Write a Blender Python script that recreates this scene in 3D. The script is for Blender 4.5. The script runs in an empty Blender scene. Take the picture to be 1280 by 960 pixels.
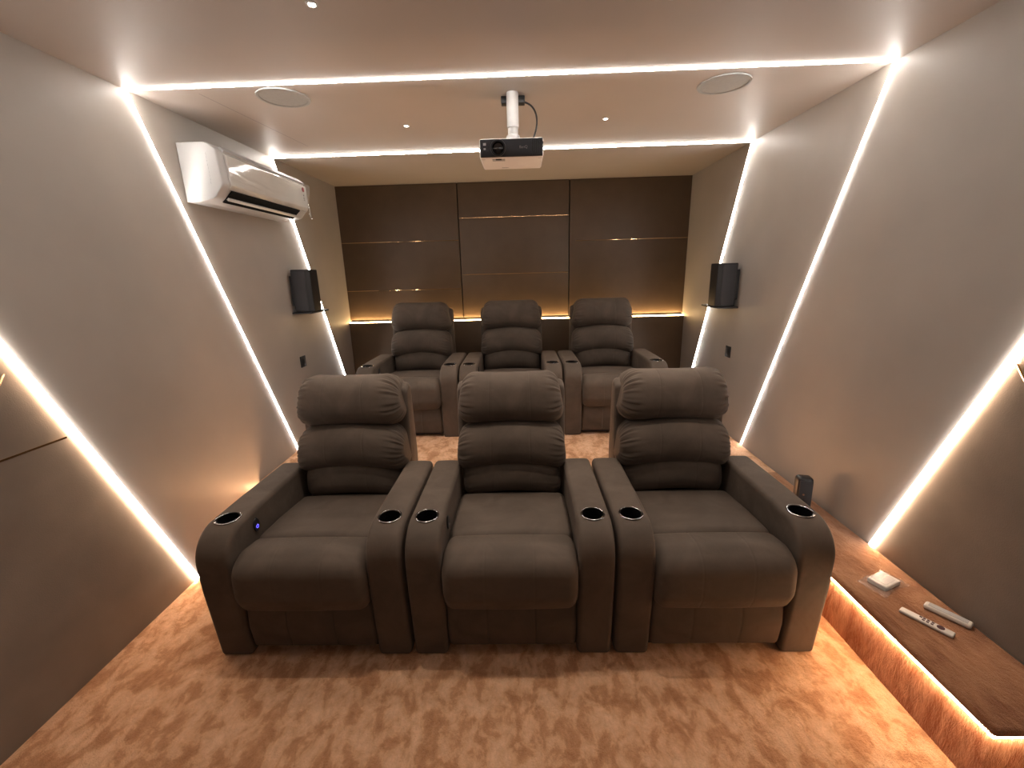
import bpy, math, random
from math import sin, cos, pi, sqrt, radians
from mathutils import Vector, Matrix, Euler
random.seed(4)
col = bpy.context.scene.collection
sc = bpy.context.scene

# ------------------------------------------------------------------ dimensions (metres)
XL, XR, H = -1.832, 1.702, 2.476
YB, YF = 4.576, -1.9
ZL = 0.258                    # raised platform / side ledge top
XRI = 1.385                   # ledge riser
YP = 2.62                     # front edge of rear platform
YE = 0.985                    # front end of ledge

# ------------------------------------------------------------------ materials
def nt(name):
    m = bpy.data.materials.new(name); m.use_nodes = True
    n = m.node_tree; b = n.nodes['Principled BSDF']
    return m, n, b
def setp(b, **k):
    for a, v in k.items():
        b.inputs[a.replace('_', ' ')].default_value = v
def ramp(n, fac, stops):
    r = n.nodes.new('ShaderNodeValToRGB')
    e = r.color_ramp.elements
    while len(e) < len(stops): e.new(0.5)
    for i, (p, c) in enumerate(stops):
        e[i].position = p; e[i].color = (*c, 1)
    n.links.new(fac, r.inputs[0]); return r.outputs[0]
def noise(n, scale, detail=3, rough=.5, dist=0., sc3=None, coord='Object'):
    tc = n.nodes.new('ShaderNodeTexCoord'); x = n.nodes.new('ShaderNodeTexNoise')
    src = tc.outputs[coord]
    if sc3:
        mp = n.nodes.new('ShaderNodeMapping'); mp.inputs['Scale'].default_value = sc3
        n.links.new(src, mp.inputs[0]); src = mp.outputs[0]
    n.links.new(src, x.inputs['Vector'])
    x.inputs['Scale'].default_value = scale; x.inputs['Detail'].default_value = detail
    x.inputs['Roughness'].default_value = rough; x.inputs['Distortion'].default_value = dist
    return x.outputs['Fac']
def bump(n, b, h, strength, dist, prev=None):
    x = n.nodes.new('ShaderNodeBump'); x.inputs['Strength'].default_value = strength
    x.inputs['Distance'].default_value = dist; n.links.new(h, x.inputs['Height'])
    if prev: n.links.new(prev, x.inputs['Normal'])
    n.links.new(x.outputs[0], b.inputs['Normal']); return x.outputs[0]
def plain(name, c, rough=.5, metal=0., spec=.5, var=.06, vs=9, bmp=0., bs=200, **k):
    m, n, b = nt(name)
    f = noise(n, vs, 3)
    lo = tuple(max(0, x * (1 - var)) for x in c); hi = tuple(min(1, x * (1 + var)) for x in c)
    n.links.new(ramp(n, f, [(.3, lo), (.7, hi)]), b.inputs['Base Color'])
    setp(b, Roughness=rough, Metallic=metal, Specular_IOR_Level=spec, **k)
    if bmp: bump(n, b, noise(n, bs, 2), bmp, .002)
    return m
def emit(name, c, s):
    m, n, b = nt(name); f = noise(n, 3, 1)
    n.links.new(ramp(n, f, [(.0, tuple(x * .98 for x in c)), (1, c)]), b.inputs['Emission Color'])
    setp(b, Base_Color=(.8, .8, .8, 1), Emission_Strength=s); return m

M = {}
M['wall'] = plain('wall_laminate', (.375, .345, .312), .48, var=.05, vs=2.5, bmp=.12, bs=420)
M['wall_front'] = plain('wall_dark_panel', (.20, .172, .148), .42, var=.10, vs=5, bmp=.35, bs=260)
M['ceil'] = plain('ceiling_laminate', (.44, .395, .36), .5, var=.03, vs=2, bmp=.05, bs=300)
M['back'] = plain('back_panel_brown', (.105, .068, .040), .42, var=.08, vs=6, bmp=.25, bs=350)
M['void'] = plain('matte_void', (.01, .01, .01), .9, spec=.1)
M['dark_gap'] = plain('panel_joint', (.012, .009, .007), .8)
M['gold'] = plain('gold_inlay', (.80, .55, .30), .07, 1., var=.05)
M['chrome'] = plain('chrome', (.36, .36, .37), .15, 1., var=.02)
M['cup'] = plain('cup_black', (.006, .006, .007), .3, var=.1)
M['black'] = plain('black_plastic', (.016, .016, .018), .38, var=.1, bmp=.1, bs=500)
M['blackm'] = plain('black_matte', (.028, .028, .031), .55, var=.12, bmp=.2, bs=600)
M['grille'] = plain('speaker_cloth', (.045, .045, .05), .7, var=.1, bmp=.8, bs=900)
M['white'] = plain('white_plastic', (.52, .515, .51), .32, var=.02)
M['whiteg'] = plain('white_gloss', (.75, .74, .73), .15, var=.02)
M['grey'] = plain('grey_plastic', (.42, .42, .43), .4, var=.04)
M['projwhite'] = plain('projector_white', (.82, .80, .78), .35, var=.02)
M['projdark'] = plain('projector_front', (.022, .022, .028), .4, var=.1)
M['lens'] = plain('lens_glass', (.004, .004, .006), .05, spec=.9)
M['spkgrille'] = plain('ceiling_grille', (.36, .37, .365), .6, var=.04, vs=60, bmp=.3, bs=900)
M['red'] = plain('red_emblem', (.22, .03, .04), .4)
M['mark'] = plain('grey_mark', (.22, .2, .2), .5)
M['dbtn'] = plain('remote_buttons', (.05, .012, .02), .4)
M['white_remote'] = plain('remote_white', (.62, .60, .58), .35, var=.03)
M['grey_remote'] = plain('remote_grey', (.40, .41, .42), .35, var=.03)
M['led_cool'] = emit('led_strip_neutral', (1, .94, .875), 60)
M['led_front'] = emit('led_strip_front_frame', (1, .94, .88), 25)
M['led_warm'] = emit('led_strip_warm', (1, .68, .40), 110)
M['led_step'] = emit('led_strip_step', (1, .58, .30), 55)
M['led_side'] = emit('led_side_warm', (1, .70, .47), 60)
M['led_gold'] = emit('led_strip_amber', (1, .66, .30), 40)
M['down'] = emit('downlight_lens', (1, .92, .82), 140)
M['blue'] = emit('blue_power_light', (.06, .05, 1), 2.2)
M['profile'] = plain('led_profile', (.45, .36, .33), .4, .3)

# film: clear plastic
m, n, b = nt('clear_film'); f = noise(n, 14, 4, .6, 1.2)
bump(n, b, f, 1., .02); setp(b, Base_Color=(.92, .92, .92, 1), Roughness=.08, Alpha=.16, Specular_IOR_Level=.8)
M['film'] = m
# AC front covered by tight film
m, n, b = nt('ac_front_gloss')
f = noise(n, 5, 2, .5, 1.5, (1, .35, 1.4)); bump(n, b, f, .35, .02)
n.links.new(ramp(n, noise(n, 4, 2), [(.3, (.46, .45, .43)), (.7, (.52, .51, .49))]), b.inputs['Base Color'])
setp(b, Roughness=.12, Specular_IOR_Level=.7, Coat_Weight=.5, Coat_Roughness=.05); M['acfront'] = m

# fabric
def fabric(name, lo, hi):
    m, n, b = nt(name)
    f = noise(n, 5, 4, .6, .6)
    n.links.new(ramp(n, f, [(.3, lo), (.72, hi)]), b.inputs['Base Color'])
    setp(b, Roughness=.78, Specular_IOR_Level=.25, Sheen_Weight=.14, Sheen_Roughness=.4)
    b.inputs['Sheen Tint'].default_value = (.75, .6, .5, 1)
    p = bump(n, b, noise(n, 9, 3, .5, .8), .25, .012)
    bump(n, b, noise(n, 700, 2), .35, .001, p)
    return m
M['fabric'] = fabric('recliner_fabric', (.076, .059, .047), (.116, .090, .072))
M['seam'] = plain('seam_thread', (.03, .022, .018), .8)

# carpets
def carpet(name, stops, big, dist, fine, mid, sc3=None, st=.9):
    m, n, b = nt(name)
    f1 = noise(n, big, 5, .62, dist, sc3)
    c1 = ramp(n, f1, stops)
    f2 = noise(n, mid, 4, .7, .3, sc3)
    mx = n.nodes.new('ShaderNodeMixRGB'); mx.blend_type = 'MULTIPLY'; mx.inputs[0].default_value = .55
    n.links.new(c1, mx.inputs[1]); n.links.new(ramp(n, f2, [(.3, (.62, .58, .55)), (.7, (1, 1, 1))]), mx.inputs[2])
    n.links.new(mx.outputs[0], b.inputs['Base Color'])
    setp(b, Roughness=.95, Specular_IOR_Level=.08, Sheen_Weight=.35, Sheen_Roughness=.5)
    b.inputs['Sheen Tint'].default_value = (1, .75, .6, 1)
    p = bump(n, b, f2, st * .6, .03)
    bump(n, b, noise(n, fine, 3, .7, 0, sc3), st, .006, p)
    return m
CS = [(.34, (.45, .225, .110)), (.455, (.56, .305, .165)), (.495, (.68, .405, .24)), (.56, (.73, .455, .285)), (.70, (.82, .55, .37))]
M['carpet'] = carpet('plush_carpet', CS, 13, .35, 330, 50, (1, .7, 1))
M['ledgecarpet'] = carpet('ledge_carpet', [(.36, (.25, .105, .05)), (.5, (.34, .165, .085)), (.66, (.44, .24, .135))], 5, 1.5, 330, 24, (1, .5, 1))
M['riser'] = carpet('riser_carpet', [(.35, (.45, .16, .07)), (.6, (.72, .36, .21))], 16, 1., 160, 40, (1, 1, .3), 1.)

# ------------------------------------------------------------------ mesh helpers
def mk(name, verts, faces, mat, parent=None, smooth=True, mats=None, loc=None):
    me = bpy.data.meshes.new(name); me.from_pydata([tuple(v) for v in verts], [], faces); me.update()
    for mm in (mats or [mat]): me.materials.append(mm)
    if smooth:
        for p in me.polygons: p.use_smooth = True
    o = bpy.data.objects.new(name, me); col.objects.link(o)
    if parent: o.parent = parent
    if loc: o.location = loc
    return o
def weighted(o, ang=40):
    try:
        o.data.set_sharp_from_angle(angle=radians(ang))
    except Exception: pass
    return o
class MB:
    def __init__(s): s.v = []; s.f = []
    def add(s, v, f):
        k = len(s.v); s.v += [tuple(x) for x in v]; s.f += [tuple(i + k for i in q) for q in f]
    def box(s, x0, x1, y0, y1, z0, z1, M4=None):
        v = [Vector((x, y, z)) for z in (z0, z1) for y in (y0, y1) for x in (x0, x1)]
        if M4: v = [M4 @ q for q in v]
        s.add(v, [(0, 2, 3, 1), (4, 5, 7, 6), (0, 1, 5, 4), (2, 6, 7, 3), (0, 4, 6, 2), (1, 3, 7, 5)])
    def rbox(s, x0, x1, y0, y1, z0, z1, r, seg=3, M4=None):
        # rounded box: sweep of rounded rectangle in xy through z with rounded ends
        def loop(i):
            L = []; rr = max(r - i, .0004)
            for cx, cy, a0 in ((x1 - r, y1 - r, 0), (x0 + r, y1 - r, 90), (x0 + r, y0 + r, 180), (x1 - r, y0 + r, 270)):
                for k in range(seg + 1):
                    a = radians(a0 + 90 * k / seg); L.append((cx + rr * cos(a), cy + rr * sin(a)))
            return L
        rows = []
        for k in range(seg + 1):
            a = pi / 2 * k / seg; rows.append((r * (1 - sin(a)), z0 + r * (1 - cos(a))))
        for k in range(seg, -1, -1):
            a = pi / 2 * k / seg; rows.append((r * (1 - sin(a)), z1 - r * (1 - cos(a))))
        V = []; F = []
        n = 4 * (seg + 1)
        for i, z in rows: V += [Vector((x, y, z)) for x, y in loop(i)]
        for a in range(len(rows) - 1):
            for k in range(n):
                F.append((a * n + k, a * n + (k + 1) % n, (a + 1) * n + (k + 1) % n, (a + 1) * n + k))
        F.append(tuple(range(n - 1, -1, -1))); F.append(tuple((len(rows) - 1) * n + k for k in range(n)))
        if M4: V = [M4 @ q for q in V]
        s.add(V, F)
    def lathe(s, prof, n=32, M4=None, cap=True):
        V = []; F = []
        for r, z in prof:
            for k in range(n):
                a = 2 * pi * k / n; V.append(Vector((r * cos(a), r * sin(a), z)))
        for a in range(len(prof) - 1):
            for k in range(n):
                F.append((a * n + k, a * n + (k + 1) % n, (a + 1) * n + (k + 1) % n, (a + 1) * n + k))
        if cap:
            F.append(tuple(range(n - 1, -1, -1))); F.append(tuple((len(prof) - 1) * n + k for k in range(n)))
        if M4: V = [M4 @ q for q in V]
        s.add(V, F)
    def tube(s, pts, r, n=8):
        pts = [Vector(p) for p in pts]; V = []; F = []
        up = Vector((0.02, .03, 1)).normalized()
        for i, p in enumerate(pts):
            t = (pts[min(i + 1, len(pts) - 1)] - pts[max(i - 1, 0)]).normalized()
            if abs(t.dot(up)) > .95: up = Vector((1, .02, .03)).normalized()
            a = t.cross(up).normalized(); b_ = a.cross(t)
            for k in range(n):
                w = 2 * pi * k / n; V.append(p + a * r * cos(w) + b_ * r * sin(w))
        for i in range(len(pts) - 1):
            for k in range(n):
                F.append((i * n + k, i * n + (k + 1) % n, (i + 1) * n + (k + 1) % n, (i + 1) * n + k))
        F.append(tuple(range(n - 1, -1, -1))); F.append(tuple((len(pts) - 1) * n + k for k in range(n)))
        s.add(V, F)
    def build(s, name, mat, parent=None, smooth=False, ang=35):
        o = mk(name, s.v, s.f, mat, parent, smooth)
        if smooth: weighted(o, ang)
        return o

def sweep(profile, a, r, name, mat, parent, bow=None, gather=0, gph=0, groove=(), rs=8, dome=0, x0=0, flare=0):
    """closed profile (y,z) swept along x in [-a,a]; ends rounded by radius r."""
    n = len(profile)
    cy = (min(p[0] for p in profile) + max(p[0] for p in profile)) / 2
    cz = (min(p[1] for p in profile) + max(p[1] for p in profile)) / 2
    hy = (max(p[0] for p in profile) - min(p[0] for p in profile)) / 2
    hz = (max(p[1] for p in profile) - min(p[1] for p in profile)) / 2
    xs = []
    for k in range(rs + 1):
        t = pi / 2 * k / rs; xs.append((-a + r * (1 - sin(t + 0)) if False else -a + r * (1 - cos(t)), r * (1 - sin(t))))
    mid = []
    N = 30
    for k in range(1, N): mid.append(-a + r + (2 * a - 2 * r) * k / N)
    for g in groove: mid += [g - .006, g - .002, g + .002, g + .006]
    mid = sorted(mid)
    L = xs + [(x, 0) for x in mid] + [(-x, i) for x, i in reversed(xs)]
    V = []; F = []
    for x, ins in L:
        t = x / a
        w = max(0, (abs(t) - .62) / .38); w = w * w * (3 - 2 * w)
        g = 0
        for q in groove:
            if abs(abs(x - q) - .002) < 1e-6: g = .0011
        for k, (py, pz) in enumerate(profile):
            ph = math.atan2((pz - cz) / hz, (py - cy) / hy)
            sy = max(0.02, 1 - (ins * 1.0 + g * .8) / hy); sz = max(0.02, 1 - (ins * 1.0 + g * .8) / hz)
            if dome: sy *= 1 + dome * (1 - t * t) ; sz *= 1 + dome * (1 - t * t)
            if gather:
                q = gather * w * (.55 * sin(27 * ph + gph + 2 * t) + .5 * sin(43 * ph + 2.1 * gph + (1 if x > 0 else 2) - 3 * t) + .25 * sin(11 * ph + gph) - .5)
                sy *= 1 + q; sz *= 1 + q
            y = cy + (py - cy) * sy; z = cz + (pz - cz) * sz
            if bow: dy, dz = bow(t, (py - cy) / hy, (pz - cz) / hz); y += dy; z += dz
            V.append((x * (1 - flare * max(-1, min(1, (pz - cz) / hz))) + x0, y, z))
    R = len(L)
    for i in range(R - 1):
        for k in range(n):
            F.append((i * n + k, i * n + (k + 1) % n, (i + 1) * n + (k + 1) % n, (i + 1) * n + k))
    F.append(tuple(range(n - 1, -1, -1))); F.append(tuple((R - 1) * n + k for k in range(n)))
    o = mk(name, V, F, mat, parent, True)
    # make normals outward
    import bmesh
    bm = bmesh.new(); bm.from_mesh(o.data); bmesh.ops.recalc_face_normals(bm, faces=bm.faces); bm.to_mesh(o.data); bm.free()
    return o
def superell(cy, cz, hy, hz, n=2.6, N=72, tilt=0):
    P = []
    for k in range(N):
        a = 2 * pi * k / N; c, s = cos(a), sin(a)
        y = hy * abs(c) ** (2 / n) * (1 if c >= 0 else -1); z = hz * abs(s) ** (2 / n) * (1 if s >= 0 else -1)
        ct, st = cos(tilt), sin(tilt)
        P.append((cy + y * ct + z * st, cz - y * st + z * ct))
    return P
def roundpoly(pts, seg=8):
    """pts: (y,z,radius) polygon -> rounded profile"""
    out = []; N = len(pts)
    for i in range(N):
        p = Vector(pts[i][:2]); a = Vector(pts[i - 1][:2]); b_ = Vector(pts[(i + 1) % N][:2]); r = pts[i][2]
        d1 = (a - p); d2 = (b_ - p); l1 = d1.length; l2 = d2.length; d1 = d1 / l1; d2 = d2 / l2
        if r <= 0: out.append(tuple(p)); continue
        th = d1.angle(d2); t = min(r / math.tan(th / 2), l1 * .49 if True else 0, l2 * .49); rr = t * math.tan(th / 2)
        bis = (d1 + d2).normalized(); c = p + bis * (rr / sin(th / 2))
        s_ = p + d1 * t; e = p + d2 * t
        a0 = math.atan2(*(s_ - c).yx); a1 = math.atan2(*(e - c).yx)
        da = a1 - a0
        while da > pi: da -= 2 * pi
        while da < -pi: da += 2 * pi
        for k in range(seg + 1):
            w = a0 + da * k / seg; out.append((c.x + rr * cos(w), c.y + rr * sin(w)))
    return out

def tag(o, label=None, cat=None, group=None, kind=None):
    if label: o['label'] = label
    if cat: o['category'] = cat
    if group: o['group'] = group
    if kind: o['kind'] = kind
    return o
def empty(name, loc, label, cat, group=None, rz=0):
    o = bpy.data.objects.new(name, None); o.location = loc; o.rotation_euler = (0, 0, rz); o.empty_display_size = .05
    col.objects.link(o); return tag(o, label, cat, group)

# ------------------------------------------------------------------ room shell
def struct(name, label, cat, fn, mat, smooth=False):
    mb = MB(); fn(mb); o = mb.build(name, mat, None, smooth); tag(o, label, cat, None, 'structure'); return o
T = .12
def grid_floor():
    o = struct('floor', 'orange brown plush carpet floor', 'floor', lambda m: m.box(XL, XR, YF, YB, -.1, 0), M['carpet']); return o
grid_floor()
struct('ceiling', 'pinkish beige flat ceiling', 'ceiling', lambda m: m.box(XL - T, XR + T, YF - T, YB + T, H, H + .12), M['ceil'])
struct('wall_left', 'beige side wall behind the air conditioner', 'wall', lambda m: m.box(XL - T, XL, YF - T, YB + T, -.1, H), M['wall'])
struct('wall_right', 'beige side wall above the carpeted ledge', 'wall', lambda m: m.box(XR, XR + T, YF - T, YB + T, -.1, H), M['wall'])
struct('wall_back', 'brown rear wall', 'wall', lambda m: m.box(XL, XR, YB + .01, YB + T, -.1, H), M['dark_gap'])
struct('wall_front', 'screen wall facing the recliners', 'wall', lambda m: m.box(XL, XR, YF - T, YF, -.1, H), M['wall'])
# ceiling seam
o = struct('trim_1', 'hairline joint in the ceiling panel', 'trim', lambda m: m.add([(-1.536, 2.31, H - .0006), (-1.532, 2.31, H - .0006), (-1.437, 3.209, H - .0006), (-1.441, 3.209, H - .0006)], [(0, 1, 2, 3)]), M['mark'])
# platform : body in plush carpet with rounded nosing, riser separate
def plat(m):
    m.rbox(XL, XR, YP, YB + .01, .02, ZL, .018)
struct('raised_platform', 'carpeted platform carrying the rear row', 'platform', plat, M['carpet'], True)
def ledge(m):
    m.rbox(XRI - .013, XR + .0, YE - .013, YP + .03, ZL - .03, ZL, .0145)
o = struct('side_ledge', 'carpeted ledge running along the right wall', 'ledge', ledge, M['ledgecarpet'], True)
# riser of ledge with subdivided, gently wavy plush
def riser(m):
    m.box(XRI + .006, XR, YE + .006, YP, 0.0, ZL - .026)
struct('trim_2', 'shaggy orange riser under the side ledge', 'trim', riser, M['riser'])

# LED strips -------------------------------------------------------------------
def bar(mb, A, B, w, h, nrm, side=None):
    """flat bar from A to B lying on a surface with normal nrm, width w, height h"""
    A = Vector(A); B = Vector(B); nrm = Vector(nrm); d = (B - A).normalized(); s = d.cross(nrm).normalized() * w / 2
    v = []
    for p in (A, B):
        v += [p - s, p + s, p + s * .7 + nrm * h, p - s * .7 + nrm * h]
    mb.add(v, [(0, 1, 2, 3), (7, 6, 5, 4), (0, 4, 5, 1), (1, 5, 6, 2), (2, 6, 7, 3), (3, 7, 4, 0)])
def wedge(mb, A, B, w, h, nrm):
    # emissive face turned towards -Y, opaque on the far side
    A = Vector(A); B = Vector(B); nrm = Vector(nrm); d = (B - A).normalized(); s = d.cross(nrm).normalized() * w / 2
    if s.y > 0: s = -s
    v = []
    for p in (A, B): v += [p + s, p - s, p - s + nrm * h]
    mb.add(v, [(0, 2, 1), (3, 4, 5), (0, 3, 5, 2), (0, 1, 4, 3)])
def backer(mb, A, B, w, h, nrm):
    A = Vector(A); B = Vector(B); nrm = Vector(nrm); d = (B - A).normalized(); s = d.cross(nrm).normalized() * w / 2
    if s.y > 0: s = -s
    v = []
    for p in (A, B): v += [p - s * 1.02, p - s * 1.5, p - s * 1.5 + nrm * h * 1.25, p - s * 1.02 + nrm * h * 1.25]
    mb.add(v, [(0, 1, 2, 3), (7, 6, 5, 4), (0, 4, 5, 1), (1, 5, 6, 2), (2, 6, 7, 3), (3, 7, 4, 0)])
def led(name, segs, w, h, mat, label, group=None, oneside=False):
    root = empty(name, segs[0][0], label, 'led strip', group)
    for A, B, nrm in segs:
        mb = MB(); (wedge if oneside else bar)(mb, Vector(A) - Vector(segs[0][0]), Vector(B) - Vector(segs[0][0]), w, h, nrm); mb.build('diffuser', mat, root)
        if oneside:
            mb = MB(); backer(mb, Vector(A) - Vector(segs[0][0]), Vector(B) - Vector(segs[0][0]), w, h, nrm); mb.build('channel', M['profile'], root); continue
        mb = MB(); bar(mb, Vector(A) - Vector(segs[0][0]), Vector(B) - Vector(segs[0][0]), w + .006, h * .12, nrm); mb.build('channel', M['profile'], root)
    return root
e = .0
def fr(name, Ytop, botL, botR, w, h, mat, label, oneside=False):
    nl, nr, nc = (1, 0, 0), (-1, 0, 0), (0, 0, -1)
    return led(name, [((XL, Ytop, H), (XR, Ytop, H), nc), ((XL, Ytop, H), botL, nl), ((XR, Ytop, H), botR, nr)], w, h, mat, label, None, oneside)
fr('led_frame', 2.235, (XL, 3.165, ZL), (XR, 3.125, ZL), .013, .0045, M['led_cool'], 'white LED strip frame nearest the projector, crossing ceiling and both walls')
fr('led_frame', 3.44, (XL, 4.375, ZL), (XR, 4.305, ZL), .012, .008, M['led_cool'], 'white LED strip frame closest to the brown back wall, running behind the wall speakers', True)
f3 = fr('led_frame', 1.036, (XL, 1.979, 0.0), (XR, 1.852, ZL), .016, .009, M['led_front'], 'wide white LED strip on both walls nearest the camera, ending at carpet level')
for X, sg, yb, zb in ((XL, 1, 1.979, 0.0), (XR, -1, 1.852, ZL)):
    d = Vector((0, yb - 1.036, zb - H)).normalized(); nn = Vector((0, d.z, -d.y))
    if nn.y > 0: nn = -nn
    for off, w_, h_, mt, nm in ((.0115, .003, .018, M['profile'], 'profile_lip'), (.0145, .002, .0165, M['led_side'], 'warm_diffuser')):
        A = Vector((X, 1.036, H)) + nn * off; B = Vector((X, yb, zb)) + nn * off
        A -= Vector((XL, 1.036, H)); B -= Vector((XL, 1.036, H))
        mb = MB(); bar(mb, A, B, w_, h_, (sg, 0, 0)); mb.build(nm, mt, f3)

# front wall panels below/front of strip three
def fpanel(name, X, sgn, bot, label, zb):
    # strip line: from (1.036,H) to bot ; panel occupies y < line - offset
    off = .024; t = .004
    y0, z0, y1, z1 = 1.036 - off, H, bot - off, zb
    P = [(YF, zb), (y1, zb), (y0, H), (YF, H)]
    v = [(X, y, z) for y, z in P] + [(X + sgn * t, y, z) for y, z in P]
    mb = MB(); mb.add(v, [(0, 1, 2, 3), (4, 7, 6, 5), (0, 4, 5, 1), (1, 5, 6, 2), (2, 6, 7, 3), (3, 7, 4, 0)])
    o = mb.build(name, M['wall_front']); tag(o, label, 'wall panel', None, 'structure')
fpanel('trim_3', XL, 1, 1.979, 'brown leathery panel low on the left wall', 0)
fpanel('trim_4', XR, -1, 1.852, 'brown leathery panel low on the right wall', ZL)
mb = MB(); mb.box(XL + .004, XL + .0065, -1.2, 1.553, 1.006, 1.013); tag(mb.build('gold_inlay', M['gold']), 'thin straight gold inlay in the left wall panel beside the LED strip', 'inlay')
def arc(name, X, y, z, label, sg):
    pts = []
    for k in range(20):
        a = radians(90 * k / 19)
        pts.append((X, y - .20 * sin(a) , z - .20 * (1 - cos(a)) * 1.0 - .0))
    pts = [(X, y - .34 * t - .10 * t * t, z - .50 * t + .12 * t * t) for t in [.6 * k / 19 for k in range(20)]]
    mb = MB(); mb.tube(pts, .0035, 6); tag(mb.build(name, M['gold'], None, True), label, 'inlay')
arc('gold_inlay', XL + .008, 1.418, 1.300, 'curved gold inlay at the left edge below the LED strip', 1)
arc('gold_inlay', XR - .008, 1.452, 1.252, 'curved gold inlay at the right edge below the LED strip', -1)

# ------------------------------------------------------------------ back wall panels
ZP = 1.150
seams = [XL, -.613, .505, XR]
golds = [[1.935, 1.452], [2.145, 1.592], [1.898]]
pl = ['left tall brown back wall panel with two gold lines', 'middle tall brown back wall panel with two gold lines', 'right tall brown back wall panel with one gold line']
for i in range(3):
    mb = MB(); a, b_ = seams[i] + (.0045 if i else 0), seams[i + 1] - (.0045 if i < 2 else 0)
    root = empty('wall_panel', ((a + b_) / 2, YB, ZP), pl[i], 'wall panel')
    mb.rbox(a - (a + b_) / 2, b_ - (a + b_) / 2, -.024, .012, 0, H - ZP - .002, .003, 2)
    mb.build('panel_board', M['back'], root, True)
    for z in golds[i]:
        mb = MB(); g0 = .06 if i == 2 else .004
        mb.box(a + g0 - (a + b_) / 2, b_ - .004 - (a + b_) / 2, -.0275, -.022, z - ZP - .0025, z - ZP + .0025)
        mb.build('gold_strip', M['gold'], root)
struct('trim_5', 'brown wainscot under the lit back wall panels', 'wainscot', lambda m: m.rbox(XL, XR, YB - .075, YB + .01, ZL - .01, ZP - .030, .004, 2), M['back'], True)
mb = MB(); mb.box(XL + .005, XR - .005, YB - .058, YB - .036, ZP - .030, ZP - .021)
tag(mb.build('cove_light', M['led_gold']), 'amber LED cove line glowing under the back wall panels', 'led strip')

# ledge / platform LED strips
mb = MB(); mb.box(XRI - .003, XRI + .007, YE - .003, YP + .0, ZL - .040, ZL - .030); mb.box(XRI + .0071, XR, YE - .003, YE + .007, ZL - .040, ZL - .030)
tag(mb.build('ledge_light', M['led_warm']), 'warm LED strip glowing along the edge of the right side ledge', 'led strip')
mb = MB(); mb.box(XL + .01, XRI - .01, YP - .014, YP + .001, ZL - .050, ZL - .038)
tag(mb.build('step_light', M['led_step']), 'warm LED strip on the front of the platform behind the front recliners', 'led strip')

# ------------------------------------------------------------------ recliner
def boolean_cut(o, cutters):
    import bmesh
    for c in cutters:
        md = o.modifiers.new('b', 'BOOLEAN'); md.object = c; md.operation = 'DIFFERENCE'; md.solver = 'EXACT'
    bpy.context.view_layer.update()
    dg = bpy.context.evaluated_depsgraph_get(); me = bpy.data.meshes.new_from_object(o.evaluated_get(dg))
    o.modifiers.clear(); old = o.data; o.data = me; me.name = old.name
    for c in cutters: bpy.data.objects.remove(c)
    for p in me.polygons: p.use_smooth = True
    weighted(o, 50)

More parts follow.
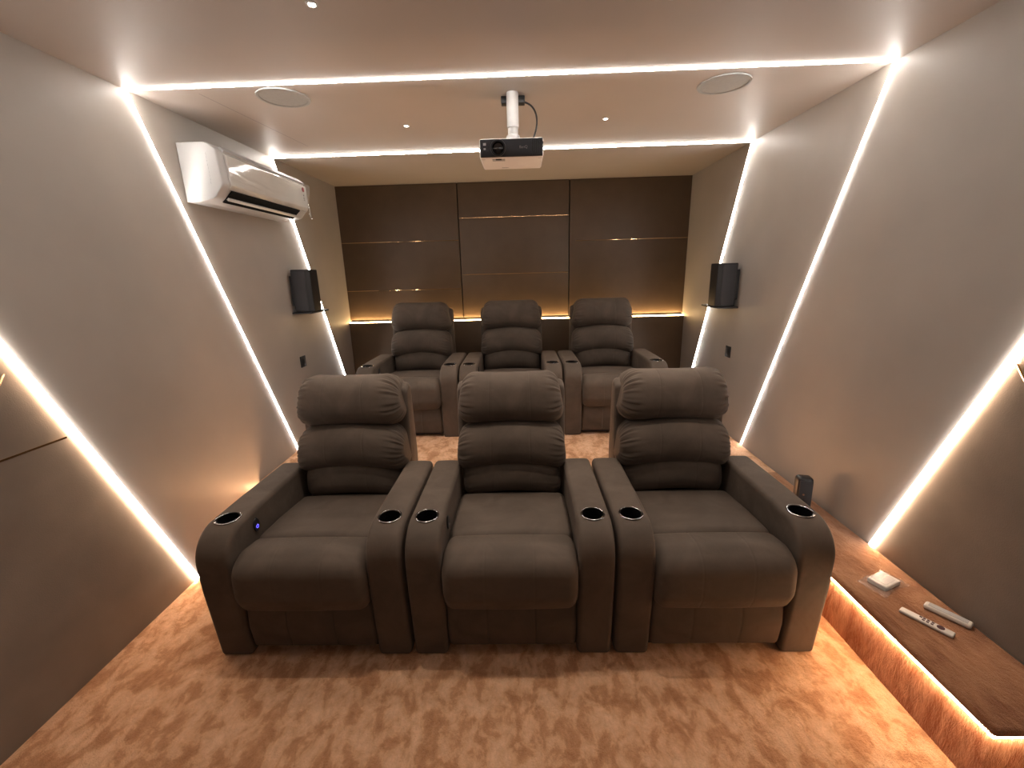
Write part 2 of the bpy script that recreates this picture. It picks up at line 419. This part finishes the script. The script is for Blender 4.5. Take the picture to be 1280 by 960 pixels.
def make_recliner():
    root = empty('recliner', (0, 0, 0), 'x', 'recliner')
    F = M['fabric']
    hw = .424
    aw = .146
    # arms
    CUPY, ZT = .128, .605
    prof = roundpoly([(.012, .0, .012), (-.012, .34, .10), (-.016, ZT - .0, .135), (.30, ZT + .004, .3), (.70, ZT, .03), (.72, .30, .05), (.72, .0, .02)], 10)
    for s in (-1, 1):
        arm = sweep(prof, aw / 2, .019, 'armrest', F, root, rs=6, x0=s * (hw - aw / 2), dome=.0,
                    bow=lambda t, py, pz: (0, .004 * (1 - t * t) * max(0, pz)))
        cx = s * (hw - aw / 2)
        c = MB(); c.lathe([(.044, ZT - .09), (.044, ZT + .05)], 40, Matrix.Translation((cx, CUPY, 0))); cut = c.build('cut', M['cup'])
        boolean_cut(arm, [cut])
        cup = MB(); Z = ZT + .003
        cup.lathe([(.0425, Z - .0), (.042, Z - .045), (.039, Z - .082), (.0, Z - .083)], 40, Matrix.Translation((cx, CUPY, 0)), cap=False)
        co = cup.build('cup_holder', M['cup'], root, True)
        ring = MB(); rp = []
        for k in range(13):
            a = 2 * pi * k / 12; rp.append((.0475 + .0038 * cos(a), Z + .0005 + .003 * sin(a)))
        ring.lathe(rp, 48, Matrix.Translation((cx, CUPY, 0)), cap=False)
        ring.build('rim', M['chrome'], co, True, 80)
        if s < 0:
            Mx = Matrix.Translation((-hw + aw - .001, .185, .540)) @ Matrix.Rotation(pi / 2, 4, 'Y') @ Matrix.Scale(1.55, 4, (1, 0, 0))
            cp = MB(); cp.lathe([(0, .0), (.018, .0), (.021, .004), (.019, .0075), (0, .008)], 28, Mx, cap=False)
            panel = cp.build('control_panel', M['black'], root, True)
            ps = MB(); Mr = Matrix.Translation((-hw + aw + .0074, .185, .532)) @ Matrix.Rotation(pi / 2, 4, 'Y')
            pts = [Mr @ Vector((.0075 * cos(a), .0075 * sin(a), 0)) for a in [radians(215 + 290 * k / 20) for k in range(21)]]
            ps.tube(pts, .0012, 6); ps.tube([Mr @ Vector((-.010, 0, 0)), Mr @ Vector((-.002, 0, 0))], .0012, 6)
            ps.build('power_symbol', M['mark'], panel, True)
    iw = hw - aw + .001      # inner half width
    gro = (-.1, .1)
    # seat
    seatp = roundpoly([(.15, .30, .02), (.148, .490, .045), (.35, .482, .2), (.60, .455, .04), (.60, .30, .02)], 8)
    sweep(seatp, iw - .003, .03, 'seat', F, root, bow=lambda t, py, pz: (0, .014 * (1 - t * t) * max(0, pz)), groove=(), rs=6)
    # footrest pad
    fp = roundpoly([(.155, .28, .02), (.163, .494, .034), (.04, .512, .10), (-.045, .47, .10), (-.052, .33, .08), (-.02, .262, .035), (.06, .255, .02)], 9)
    sweep(fp, iw - .002, .045, 'footrest', F, root, bow=lambda t, py, pz: (0, .008 * (1 - t * t) * pz), groove=(-.1, .1), rs=8)
    # lower front panel
    lp = roundpoly([(.02, .035, .02), (.006, .15, .1), (.02, .275, .02), (.14, .275, .02), (.14, .035, .01)], 6)
    sweep(lp, iw - .004, .02, 'front_panel', F, root, groove=(-.1, .1), rs=5)
    # backrest pillows
    sweep(superell(.668, .525, .125, .113, 2.5, N=120, tilt=.10), iw - .016, .05, 'lumbar_pillow', F, root,
          bow=lambda t, py, pz: (.045 * t * t * (1 if py < 0 else .3), .056 * (1 - t * t) - .018), gather=.02, gph=.4, groove=gro)
    sweep(superell(.668, .695, .14, .124, 2.4, N=120, tilt=.12), iw + .010, .065, 'back_pillow', F, root,
          bow=lambda t, py, pz: (.04 * t * t, .052 * (1 - t * t) - .018), gather=.06, gph=1.3, groove=gro, flare=.02)
    sweep(superell(.728, .942, .160, .145, 2.6, N=120, tilt=.22), iw - .004, .085, 'head_pillow', F, root,
          bow=lambda t, py, pz: (.035 * t * t, .016 * (1 - t * t) * (1 - pz)), gather=.07, gph=.2, groove=gro, rs=12, flare=.045)
    # back shell
    bp = roundpoly([(.70, .08, .02), (.715, .60, .1), (.755, 1.00, .03), (.85, 1.04, .035), (.89, .60, .3), (.84, .08, .03)], 7)
    sweep(bp, iw + .016, .03, 'back_shell', F, root, rs=6)
    # base
    mb = MB(); mb.rbox(-iw, iw, .05, .80, .012, .31, .01); mb.build('base', M['blackm'], root, True)
    return root

def kids(o): return [c for c in bpy.data.objects if c.parent == o]
def copy_tree(o, parent=None):
    c = o.copy(); col.objects.link(c)
    if parent: c.parent = parent
    for ch in kids(o): copy_tree(ch, c)
    return c
proto = make_recliner()
YFR, YRR = 1.469, 3.358
spots = [
    (-.928, YFR, 0, 'front row left recliner with a lit blue power button on its armrest', 'front row of recliners'),
    (-.066, YFR, 0, 'front row middle taupe recliner standing between two others below the projector', 'front row of recliners'),
    (.796, YFR, 0, 'front row right taupe recliner next to the carpeted ledge with remotes', 'front row of recliners'),
    (-.957, YRR, ZL, 'rear row left recliner on the platform, in front of the left back wall panel', 'rear row of recliners on the platform'),
    (-.095, YRR, ZL, 'rear row middle recliner on the platform, in front of the middle back wall panel', 'rear row of recliners on the platform'),
    (.767, YRR, ZL, 'rear row right recliner on the platform, in front of the right back wall panel', 'rear row of recliners on the platform')]
kids0 = None
for i, (x, y, z, lab, grp) in enumerate(spots):
    o = proto if i == 0 else copy_tree(proto)
    o.location = (x, y, z); o['label'] = lab; o['group'] = grp
# blue lit symbol only on front left recliner
for cp in kids(proto):
    if cp.name.startswith('control_panel'):
        for ps in kids(cp):
            ps.data = ps.data.copy(); ps.data.materials[0] = M['blue']; ps['label'] = 'glowing blue power symbol'
            mb = MB()

# ------------------------------------------------------------------ air conditioner
AY0, AY1, AZ0 = 2.487, 3.445, 2.022
ac = empty('air_conditioner', (XL, AY0, AZ0), 'white split air conditioner high on the left wall', 'air conditioner')
def ysweep(prof, y0, y1, r, name, mat, parent, seg=5):
    """profile (x,z) swept along y; ends rounded inset r"""
    n = len(prof); cx = (min(p[0] for p in prof) + max(p[0] for p in prof)) / 2; cz = (min(p[1] for p in prof) + max(p[1] for p in prof)) / 2
    hx = (max(p[0] for p in prof) - min(p[0] for p in prof)) / 2; hz = (max(p[1] for p in prof) - min(p[1] for p in prof)) / 2
    rows = [(y0 + r * (1 - cos(pi / 2 * k / seg)), r * (1 - sin(pi / 2 * k / seg))) for k in range(seg + 1)]
    rows += [(y1 - a + y0, i) for a, i in reversed(rows)]
    V = []; F = []
    for y, i in rows:
        for x, z in prof: V.append((cx + (x - cx) * (1 - i / hx), y, cz + (z - cz) * (1 - i / hz)))
    for a in range(len(rows) - 1):
        for k in range(n): F.append((a * n + k, a * n + (k + 1) % n, (a + 1) * n + (k + 1) % n, (a + 1) * n + k))
    F.append(tuple(range(n))); F.append(tuple((len(rows) - 1) * n + k for k in range(n - 1, -1, -1)))
    import bmesh
    o = mk(name, V, F, mat, parent, True)
    bm = bmesh.new(); bm.from_mesh(o.data); bmesh.ops.recalc_face_normals(bm, faces=bm.faces); bm.to_mesh(o.data); bm.free()
    return weighted(o, 50)
L = AY1 - AY0
M['acbody'] = plain('ac_body_white', (.40, .395, .39), .35, var=.02)
ysweep(roundpoly([(.0, .0, .004), (.0, .300, .004), (.165, .300, .06), (.212, .262, .03), (.222, .085, .05), (.165, .018, .04), (.08, .0, .02)], 7), 0, L, .008, 'body', M['acbody'], ac)
fpn = ysweep(roundpoly([(.15, .262, .01), (.206, .258, .01), (.2285, .244, .012), (.2305, .090, .02), (.212, .062, .006), (.20, .075, .004)], 5), .055, L - .006, .006, 'front_panel', M['acfront'], ac)
mb = MB()
# top intake band

v = [Vector((.192, .06, .2855)), Vector((.192, L - .014, .2855)), Vector((.2155, L - .014, .262)), Vector((.2155, .06, .262))]
q = Vector((.006, 0, .006)); mb.add([p - q for p in v] + [p + q * .6 for p in v], [(3, 2, 1, 0), (4, 5, 6, 7), (0, 1, 5, 4), (1, 2, 6, 5), (2, 3, 7, 6), (3, 0, 4, 7)])
mb.build('intake_band', M['grey'], ac)
def slot(y0, y1, x0, z0, x1, z1, off, name, mat, par):
    d = Vector((x1 - x0, 0, z1 - z0)).normalized(); nn = Vector((-d.z, 0, d.x)) * -off
    if nn.z > 0: nn = -nn
    v = [Vector((x0, y0, z0)), Vector((x0, y1, z0)), Vector((x1, y1, z1)), Vector((x1, y0, z1))]
    mb = MB(); mb.add([p for p in v] + [p + nn for p in v], [(0, 1, 2, 3), (7, 6, 5, 4), (0, 4, 5, 1), (1, 5, 6, 2), (2, 6, 7, 3), (3, 7, 4, 0)])
    return mb.build(name, mat, par)
out = slot(.075, L - .12, .150, .0085, .214, .0655, .006, 'air_outlet', M['void'], ac)
slot(.080, L - .13, .171, .022, .183, .033, .012, 'louver', M['white'], out)
mb = MB(); mb.lathe([(0, 0), (.016, 0), (.016, .0012), (0, .0015)], 24, Matrix.Translation((.2295, L - .055, .215)) @ Matrix.Rotation(pi / 2, 4, 'Y'), cap=False)
em = mb.build('emblem', M['red'], ac)
mb = MB()
for dz in (.175, .155, .142): mb.box(.2298, .2312, L - .062, L - .048, dz - .004, dz + .004)
mb.build('marking', M['mark'], ac)
mb = MB()
for k in range(9): mb.box(.150 + .0022, .156, -.0012, .0008, .09 + k * .018, .100 + k * .018)
mb.build('side_marking', M['grey'], ac)
# loose plastic film flap at far end
V = []; F = []
for i in range(9):
    for j in range(7):
        u, v = i / 8, j / 6
        V.append((.236 - .02 * v * (1 - u) + .012 * sin(5 * u + 3 * v), L - .03 + .05 * v * (1 + .5 * (1 - u)), .03 + .235 * u - .015 * v))
for i in range(8):
    for j in range(6): F.append((i * 7 + j, i * 7 + j + 1, (i + 1) * 7 + j + 1, (i + 1) * 7 + j))
fo = mk('plastic_film', V, F, M['film'], ac, True); fo['label'] = 'loose clear protective film'

# ------------------------------------------------------------------ wall speakers
def wall_speaker(X, sg, label, y0, z0):
    root = empty('wall_speaker', (X, y0, z0), label, 'speaker', 'black speakers on the side walls')
    def px(a): return sg * a
    w = .165; d = .175; h = .328
    P = roundpoly([(.03, .0, .008), (.135, .0, .03), (w, .045, .03), (w, d, .01), (.03, d, .008)], 5)
    V = []; F = []; n = len(P)
    rows = [(0, .004), (.004, 0), (h - .004, 0), (h, .004)]
    for z, i in rows:
        for x, y in P: V.append((px(x - (i if x > .1 else -i)), y + (i if y < .09 else -i), z))
    for a in range(3):
        for k in range(n): F.append((a * n + k, a * n + (k + 1) % n, (a + 1) * n + (k + 1) % n, (a + 1) * n + k))
    F.append(tuple(range(n))); F.append(tuple(3 * n + k for k in range(n)))
    import bmesh
    o = mk('cabinet', V, F, M['black'], root, True); bm = bmesh.new(); bm.from_mesh(o.data); bmesh.ops.recalc_face_normals(bm, faces=bm.faces); bm.to_mesh(o.data); bm.free(); weighted(o, 30)
    mb = MB(); x0, x1 = sorted((px(.038), px(.142))); mb.rbox(x0, x1, -.005, .004, .012, h - .012, .003, 2); mb.build('grille', M['grille'], root, True)
    mb = MB(); x0, x1 = sorted((px(0), px(.04))); mb.box(x0, x1, .03, .13, .05, .28)
    x0, x1 = sorted((px(0), px(.16))); mb.rbox(x0, x1, -.004, .31, -.016, -.002, .004, 2); mb.build('bracket', M['blackm'], root, True)
wall_speaker(XL, 1, 'black speaker on the left wall beyond the air conditioner', 3.40, 1.338)
wall_speaker(XR, -1, 'black speaker on the right wall', 3.40, 1.300)

def plate(X, sg, y, z, label):
    root = empty('outlet_plate', (X, y, z), label, 'outlet', 'black wall plates under the wall speakers')
    mb = MB(); x0, x1 = sorted((0, sg * .008)); mb.rbox(x0, x1, -.042, .042, -.046, .046, .0035, 2); fr_ = mb.build('frame', M['blackm'], root, True)
    mb = MB(); x0, x1 = sorted((sg * .006, sg * .0095)); mb.rbox(x0, x1, -.030, .030, -.030, .030, .001, 2); md = mb.build('module', M['black'], root, True)
    mb = MB()
    for yy, zz in ((-.009, -.006), (.009, -.006), (0, .011)): mb.lathe([(0, 0), (.0032, 0), (.0032, .0006), (0, .0006)], 12, Matrix.Translation((sg * .0094, yy, zz)) @ Matrix.Rotation(sg * pi / 2, 4, 'Y'), cap=False)
    mb.build('socket_holes', M['cup'], md)
plate(XL, 1, 3.445, .927, 'black square wall plate on the left wall below its speaker')
plate(XR, -1, 3.48, .925, 'black square wall plate on the right wall below its speaker')

# ------------------------------------------------------------------ ceiling fixtures
for x, y, lab in ((-1.163, 2.39, 'round grey in-ceiling speaker left of the projector'), (1.025, 2.422, 'round grey in-ceiling speaker right of the projector')):
    root = empty('ceiling_speaker', (x, y, H), lab, 'speaker', 'round speakers in the ceiling')
    mb = MB(); mb.lathe([(.108, -.0005), (.108, -.005), (.112, -.007), (.122, -.006), (.1245, -.001)], 64, cap=False); mb.build('bezel', M['spkgrille'], root, True)
    mb = MB(); mb.lathe([(0, -.0035), (.108, -.0035)], 64, cap=False); mb.build('grille', M['spkgrille'], root, True)
for x, y, lab in ((-.669, 2.863, 'small ceiling downlight left of the projector, nearer the back wall'), (.528, 2.86, 'small ceiling downlight right of the projector, nearer the back wall'),
                  (-.67, 1.660, 'small bright ceiling downlight at the top edge, left side'), (.525, 1.700, 'small ceiling downlight at the top edge, right side')):
    root = empty('downlight', (x, y, H), lab, 'downlight', 'recessed ceiling downlights')
    mb = MB(); mb.lathe([(.011, -.0005), (.011, -.003), (.013, -.005), (.018, -.004), (.020, -.0005)], 32, cap=False); mb.build('trim_ring', M['white'], root, True)
    mb = MB(); mb.lathe([(0, -.0025), (.0108, -.002)], 24, cap=False); mb.build('lens', M['down'], root, True)
    ld = bpy.data.lights.new('downlight_beam', 'SPOT'); ld.energy = 62 if y > 2 else 50; ld.color = (1, .86, .72); ld.spot_size = radians(80); ld.spot_blend = 1; ld.shadow_soft_size = .02
    lo = bpy.data.objects.new('downlight_beam', ld); col.objects.link(lo); lo.location = (x, y, H - .012)

# ------------------------------------------------------------------ projector
PJ = (-.030, 2.27, 2.140)
pj = empty('projector', PJ, 'white ceiling mounted projector with dark front', 'projector')
mb = MB(); mb.rbox(-.155, .155, 0, .245, 0, .088, .012, 4); body = mb.build('body', M['white'], pj, True)
body.data.materials[0] = M['projwhite']
mb = MB(); mb.rbox(-.151, .151, -.005, .02, .004, .0825, .004, 3); fp_ = mb.build('front_panel', M['projdark'], pj, True)
LM = Matrix.Translation((-.064, -.004, .042)) @ Matrix.Rotation(pi / 2, 4, 'X')
mb = MB(); mb.lathe([(.037, 0), (.038, .006), (.036, .012), (.031, .013), (.029, .004), (.028, .002)], 40, LM, cap=False); lr = mb.build('lens_ring', M['black'], pj, True)
mb = MB(); mb.lathe([(.0, .0095), (.012, .009), (.022, .006), (.029, .002)], 40, LM, cap=False); mb.build('lens', M['lens'], lr, True)
mb = MB(); 
for k in range(5): mb.box(.100 + k * .009, .1045 + k * .009, -.0072, -.004, .012, .074)
mb.build('vent', M['cup'], pj)
mb = MB(); mb.lathe([(.012, 0), (.0135, .002), (.015, 0)], 24, Matrix.Translation((.139, -.0045, .06)) @ Matrix.Rotation(pi / 2, 4, 'X'), cap=False); mb.build('knob_ring', M['blackm'], pj, True)
mb = MB(); mb.box(-.136, -.122, -.0062, -.004, .055, .066); mb.box(-.134, -.124, -.0062, -.004, .036, .044); mb.build('sensor', M['grey'], pj)
# focus slot on the underside, near lens
mb = MB(); mb.rbox(-.095, -.033, .018, .052, -.0025, .003, .001, 2); zs = mb.build('adjustment_slot', M['grey'], pj, True)
mb = MB(); mb.rbox(-.078, -.050, .016, .028, -.004, .001, .001, 2); mb.build('adjustment_ring', M['black'], zs, True)
mb = MB()
mb.box(-.15, -.13, .016, .020, -.0015, .001); mb.build('corner_line', M['whiteg'], pj)
mb = MB(); mb.box(.13, .15, .016, .020, -.0015, .001); mb.build('corner_line', M['whiteg'], pj)
def text(body_, size, loc, rot, mat, parent, name, ext=.0004):
    cu = bpy.data.curves.new(name, 'FONT'); cu.body = body_; cu.size = size; cu.extrude = ext; cu.align_x = 'CENTER'; cu.align_y = 'CENTER'
    t = bpy.data.objects.new(name, cu); col.objects.link(t); bpy.context.view_layer.update()
    me = bpy.data.meshes.new_from_object(t.evaluated_get(bpy.context.evaluated_depsgraph_get())); bpy.data.objects.remove(t)
    me.materials.clear(); me.materials.append(mat)
    o = bpy.data.objects.new(name, me); col.objects.link(o); o.parent = parent; o.location = loc; o.rotation_euler = rot; return o
text('BenQ', .017, (.058, -.0055, .044), (pi / 2, 0, 0), M['mark'], pj, 'logo_lettering')
mb = MB(); mb.box(-.055, -.02, .195, .199, -.0008, .001); mb.build('underside_print', M['mark'], pj)
# mount
mb = MB(); mb.lathe([(.030, .178), (.030, H - PJ[2])], 32, Matrix.Translation((.008, .17, 0))); mb.lathe([(.0255, .140), (.0255, .181)], 32, Matrix.Translation((.008, .17, 0)))
mb.lathe([(.060, .088), (.052, .108), (.036, .125), (.034, .140), (.026, .146)], 32, Matrix.Translation((.008, .17, 0)))
mb.rbox(-.055, .075, .10, .215, .086, .094, .003, 2); mb.build('ceiling_mount', M['white'], pj, True)
mb = MB(); mb.rbox(-.105 + .045, .050 + .012, -.022, .022, -.034, 0, .003, 2)
jb = mb.build('ceiling_socket', M['black'], None, True); jb.location = (-.020, 2.495, H); tag(jb, 'black socket box on the ceiling behind the projector pole', 'socket')
# cable
pts = []
P0, P1, P2, P3 = Vector((.030, 2.49, 2.452)), Vector((.115, 2.50, 2.44)), Vector((.125, 2.46, 2.33)), Vector((.062, 2.45, 2.2345))
for k in range(25):
    t = k / 24; pts.append(P0 * (1 - t) ** 3 + P1 * 3 * t * (1 - t) ** 2 + P2 * 3 * t * t * (1 - t) + P3 * t ** 3)
mb = MB(); mb.tube(pts, .0045, 8); tag(mb.build('power_cable', M['black'], None, True), 'black cable looping from the ceiling socket to the projector', 'cable')

# ------------------------------------------------------------------ things on ledge
dv = empty('satellite_speaker', (1.572, 2.19, ZL), 'small black upright speaker on the ledge beside the right wall', 'speaker', None, radians(-12))
mb = MB(); mb.rbox(-.040, .040, -.034, .034, .0, .195, .020, 5, Matrix.Rotation(radians(-4), 4, 'X')); mb.build('cabinet', M['black'], dv, True)
mb = MB(); mb.rbox(-.033, .033, -.0375, -.030, .016, .178, .003, 2, Matrix.Rotation(radians(-4), 4, 'X')); mb.build('grille', M['grille'], dv, True)
mb = MB(); mb.lathe([(0, 0), (.006, 0), (.006, .002), (0, .002)], 16, Matrix.Translation((-.018, -.046, .11)) @ Matrix.Rotation(pi / 2, 4, 'X'), cap=False); mb.build('badge', M['chrome'], dv)

pk = empty('packet', (1.541, 1.583, ZL), 'small white packet in a clear bag on the ledge', 'packet', None, radians(24))
mb = MB(); mb.rbox(-.052, .052, -.036, .036, .003, .024, .005, 3); bx = mb.build('box', M['white'], pk, True)
mb = MB(); mb.rbox(-.035, .04, -.024, .024, .0235, .0248, .0006, 2); mb.build('box_label', M['grey'], bx)
V = []; F = []; NX, NY = 16, 10
for i in range(NX + 1):
    for j in range(NY + 1):
        u, v = i / NX * 2 - 1, j / NY * 2 - 1
        inb = max(0, 1 - max(0, abs(u) - .62) / .2) * max(0, 1 - max(0, abs(v) - .8) / .2)
        V.append((u * .088, v * (.045 + .012 * abs(u)), .003 + .024 * min(1, inb) + .0015 * sin(9 * u + 7 * v)))
for i in range(NX):
    for j in range(NY): F.append((i * (NY + 1) + j, (i + 1) * (NY + 1) + j, (i + 1) * (NY + 1) + j + 1, i * (NY + 1) + j + 1))
mk('clear_bag', V, F, M['film'], pk, True)

def place_rot(a, b_):
    a = Vector(a); b_ = Vector(b_); c = (a + b_) / 2; d = b_ - a; return c, math.atan2(d.y, d.x), d.length
c, rz, ln = place_rot((1.486, 1.432), (1.570, 1.305))
r1 = empty('remote_control', (c.x, c.y, ZL), 'slim white remote with dark round pad on the ledge nearer the step edge', 'remote', 'remote controls on the ledge', rz)
mb = MB(); mb.rbox(-.078, .078, -.016, .016, .001, .013, .0045, 4); mb.build('body', M['white_remote'], r1, True)
mb = MB(); mb.lathe([(0, 0), (.0115, 0), (.0115, .0012), (0, .0014)], 24, Matrix.Translation((.040, 0, .0128)), cap=False); mb.build('round_pad', M['dbtn'], r1)
for bx_, by_ in ((.017, .006), (.017, -.006), (.004, .006), (.004, -.006), (-.008, .006), (-.008, -.006), (-.018, .006)):
    mb = MB(); mb.rbox(bx_ - .004, bx_ + .004, by_ - .0035, by_ + .0035, .0125, .0142, .0006, 2); mb.build('button', M['dbtn'], r1)
c, rz, ln = place_rot((1.600, 1.452), (1.672, 1.345))
r2 = empty('remote_control', (c.x, c.y, ZL), 'rounded pale grey remote lying face down on the ledge against the right wall', 'remote', 'remote controls on the ledge', rz)
mb = MB(); mb.rbox(-.068, .068, -.019, .019, .001, .021, .0085, 5); mb.build('body', M['white_remote'], r2, True)
mb = MB(); mb.rbox(-.056, .056, -.012, .012, .0195, .0222, .001, 2); mb.build('inset', M['grey_remote'], r2, True)

# ------------------------------------------------------------------ unseen fill light added behind the camera, no real fixture
def area(name, loc, rot, sx, sy, e_, c_):
    l = bpy.data.lights.new(name, 'AREA'); l.shape = 'RECTANGLE'; l.size = sx; l.size_y = sy; l.energy = e_; l.color = c_
    o = bpy.data.objects.new(name, l); col.objects.link(o); o.location = loc; o.rotation_euler = rot
area('front_fill_light', (0, -.9, H - .03), (0, 0, 0), 2.2, .25, 5, (1, .86, .74))

w = bpy.data.worlds.new('world'); sc.world = w; w.use_nodes = True
w.node_tree.nodes['Background'].inputs[0].default_value = (.10, .085, .075, 1); w.node_tree.nodes['Background'].inputs[1].default_value = .3

# ------------------------------------------------------------------ camera
f, pitch, roll, yaw = 530.035, 14.707, -1.532, -1.453
a, r_, y_ = radians(pitch), radians(roll), radians(yaw)
fw = Vector((sin(y_) * cos(a), cos(y_) * cos(a), -sin(a))); rt = Vector((cos(y_), -sin(y_), 0)); up = rt.cross(fw)
rt2 = cos(r_) * rt + sin(r_) * up; up2 = -sin(r_) * rt + cos(r_) * up
cd = bpy.data.cameras.new('camera'); cam = bpy.data.objects.new('camera', cd); col.objects.link(cam)
cam.matrix_world = Matrix(((rt2.x, up2.x, -fw.x, 0), (rt2.y, up2.y, -fw.y, 0), (rt2.z, up2.z, -fw.z, 1.6), (0, 0, 0, 1)))
cd.sensor_width = 36; cd.sensor_fit = 'HORIZONTAL'; cd.lens = f / 1280 * 36; cd.clip_start = .02
sc.camera = cam
sc.view_settings.view_transform = 'Standard'; sc.view_settings.look = 'None'
sc.view_settings.exposure = .12; sc.view_settings.gamma = .92
sc.cycles.use_denoising = True; sc.cycles.max_bounces = 8; sc.cycles.diffuse_bounces = 5
sc.cycles.sample_clamp_indirect = 6
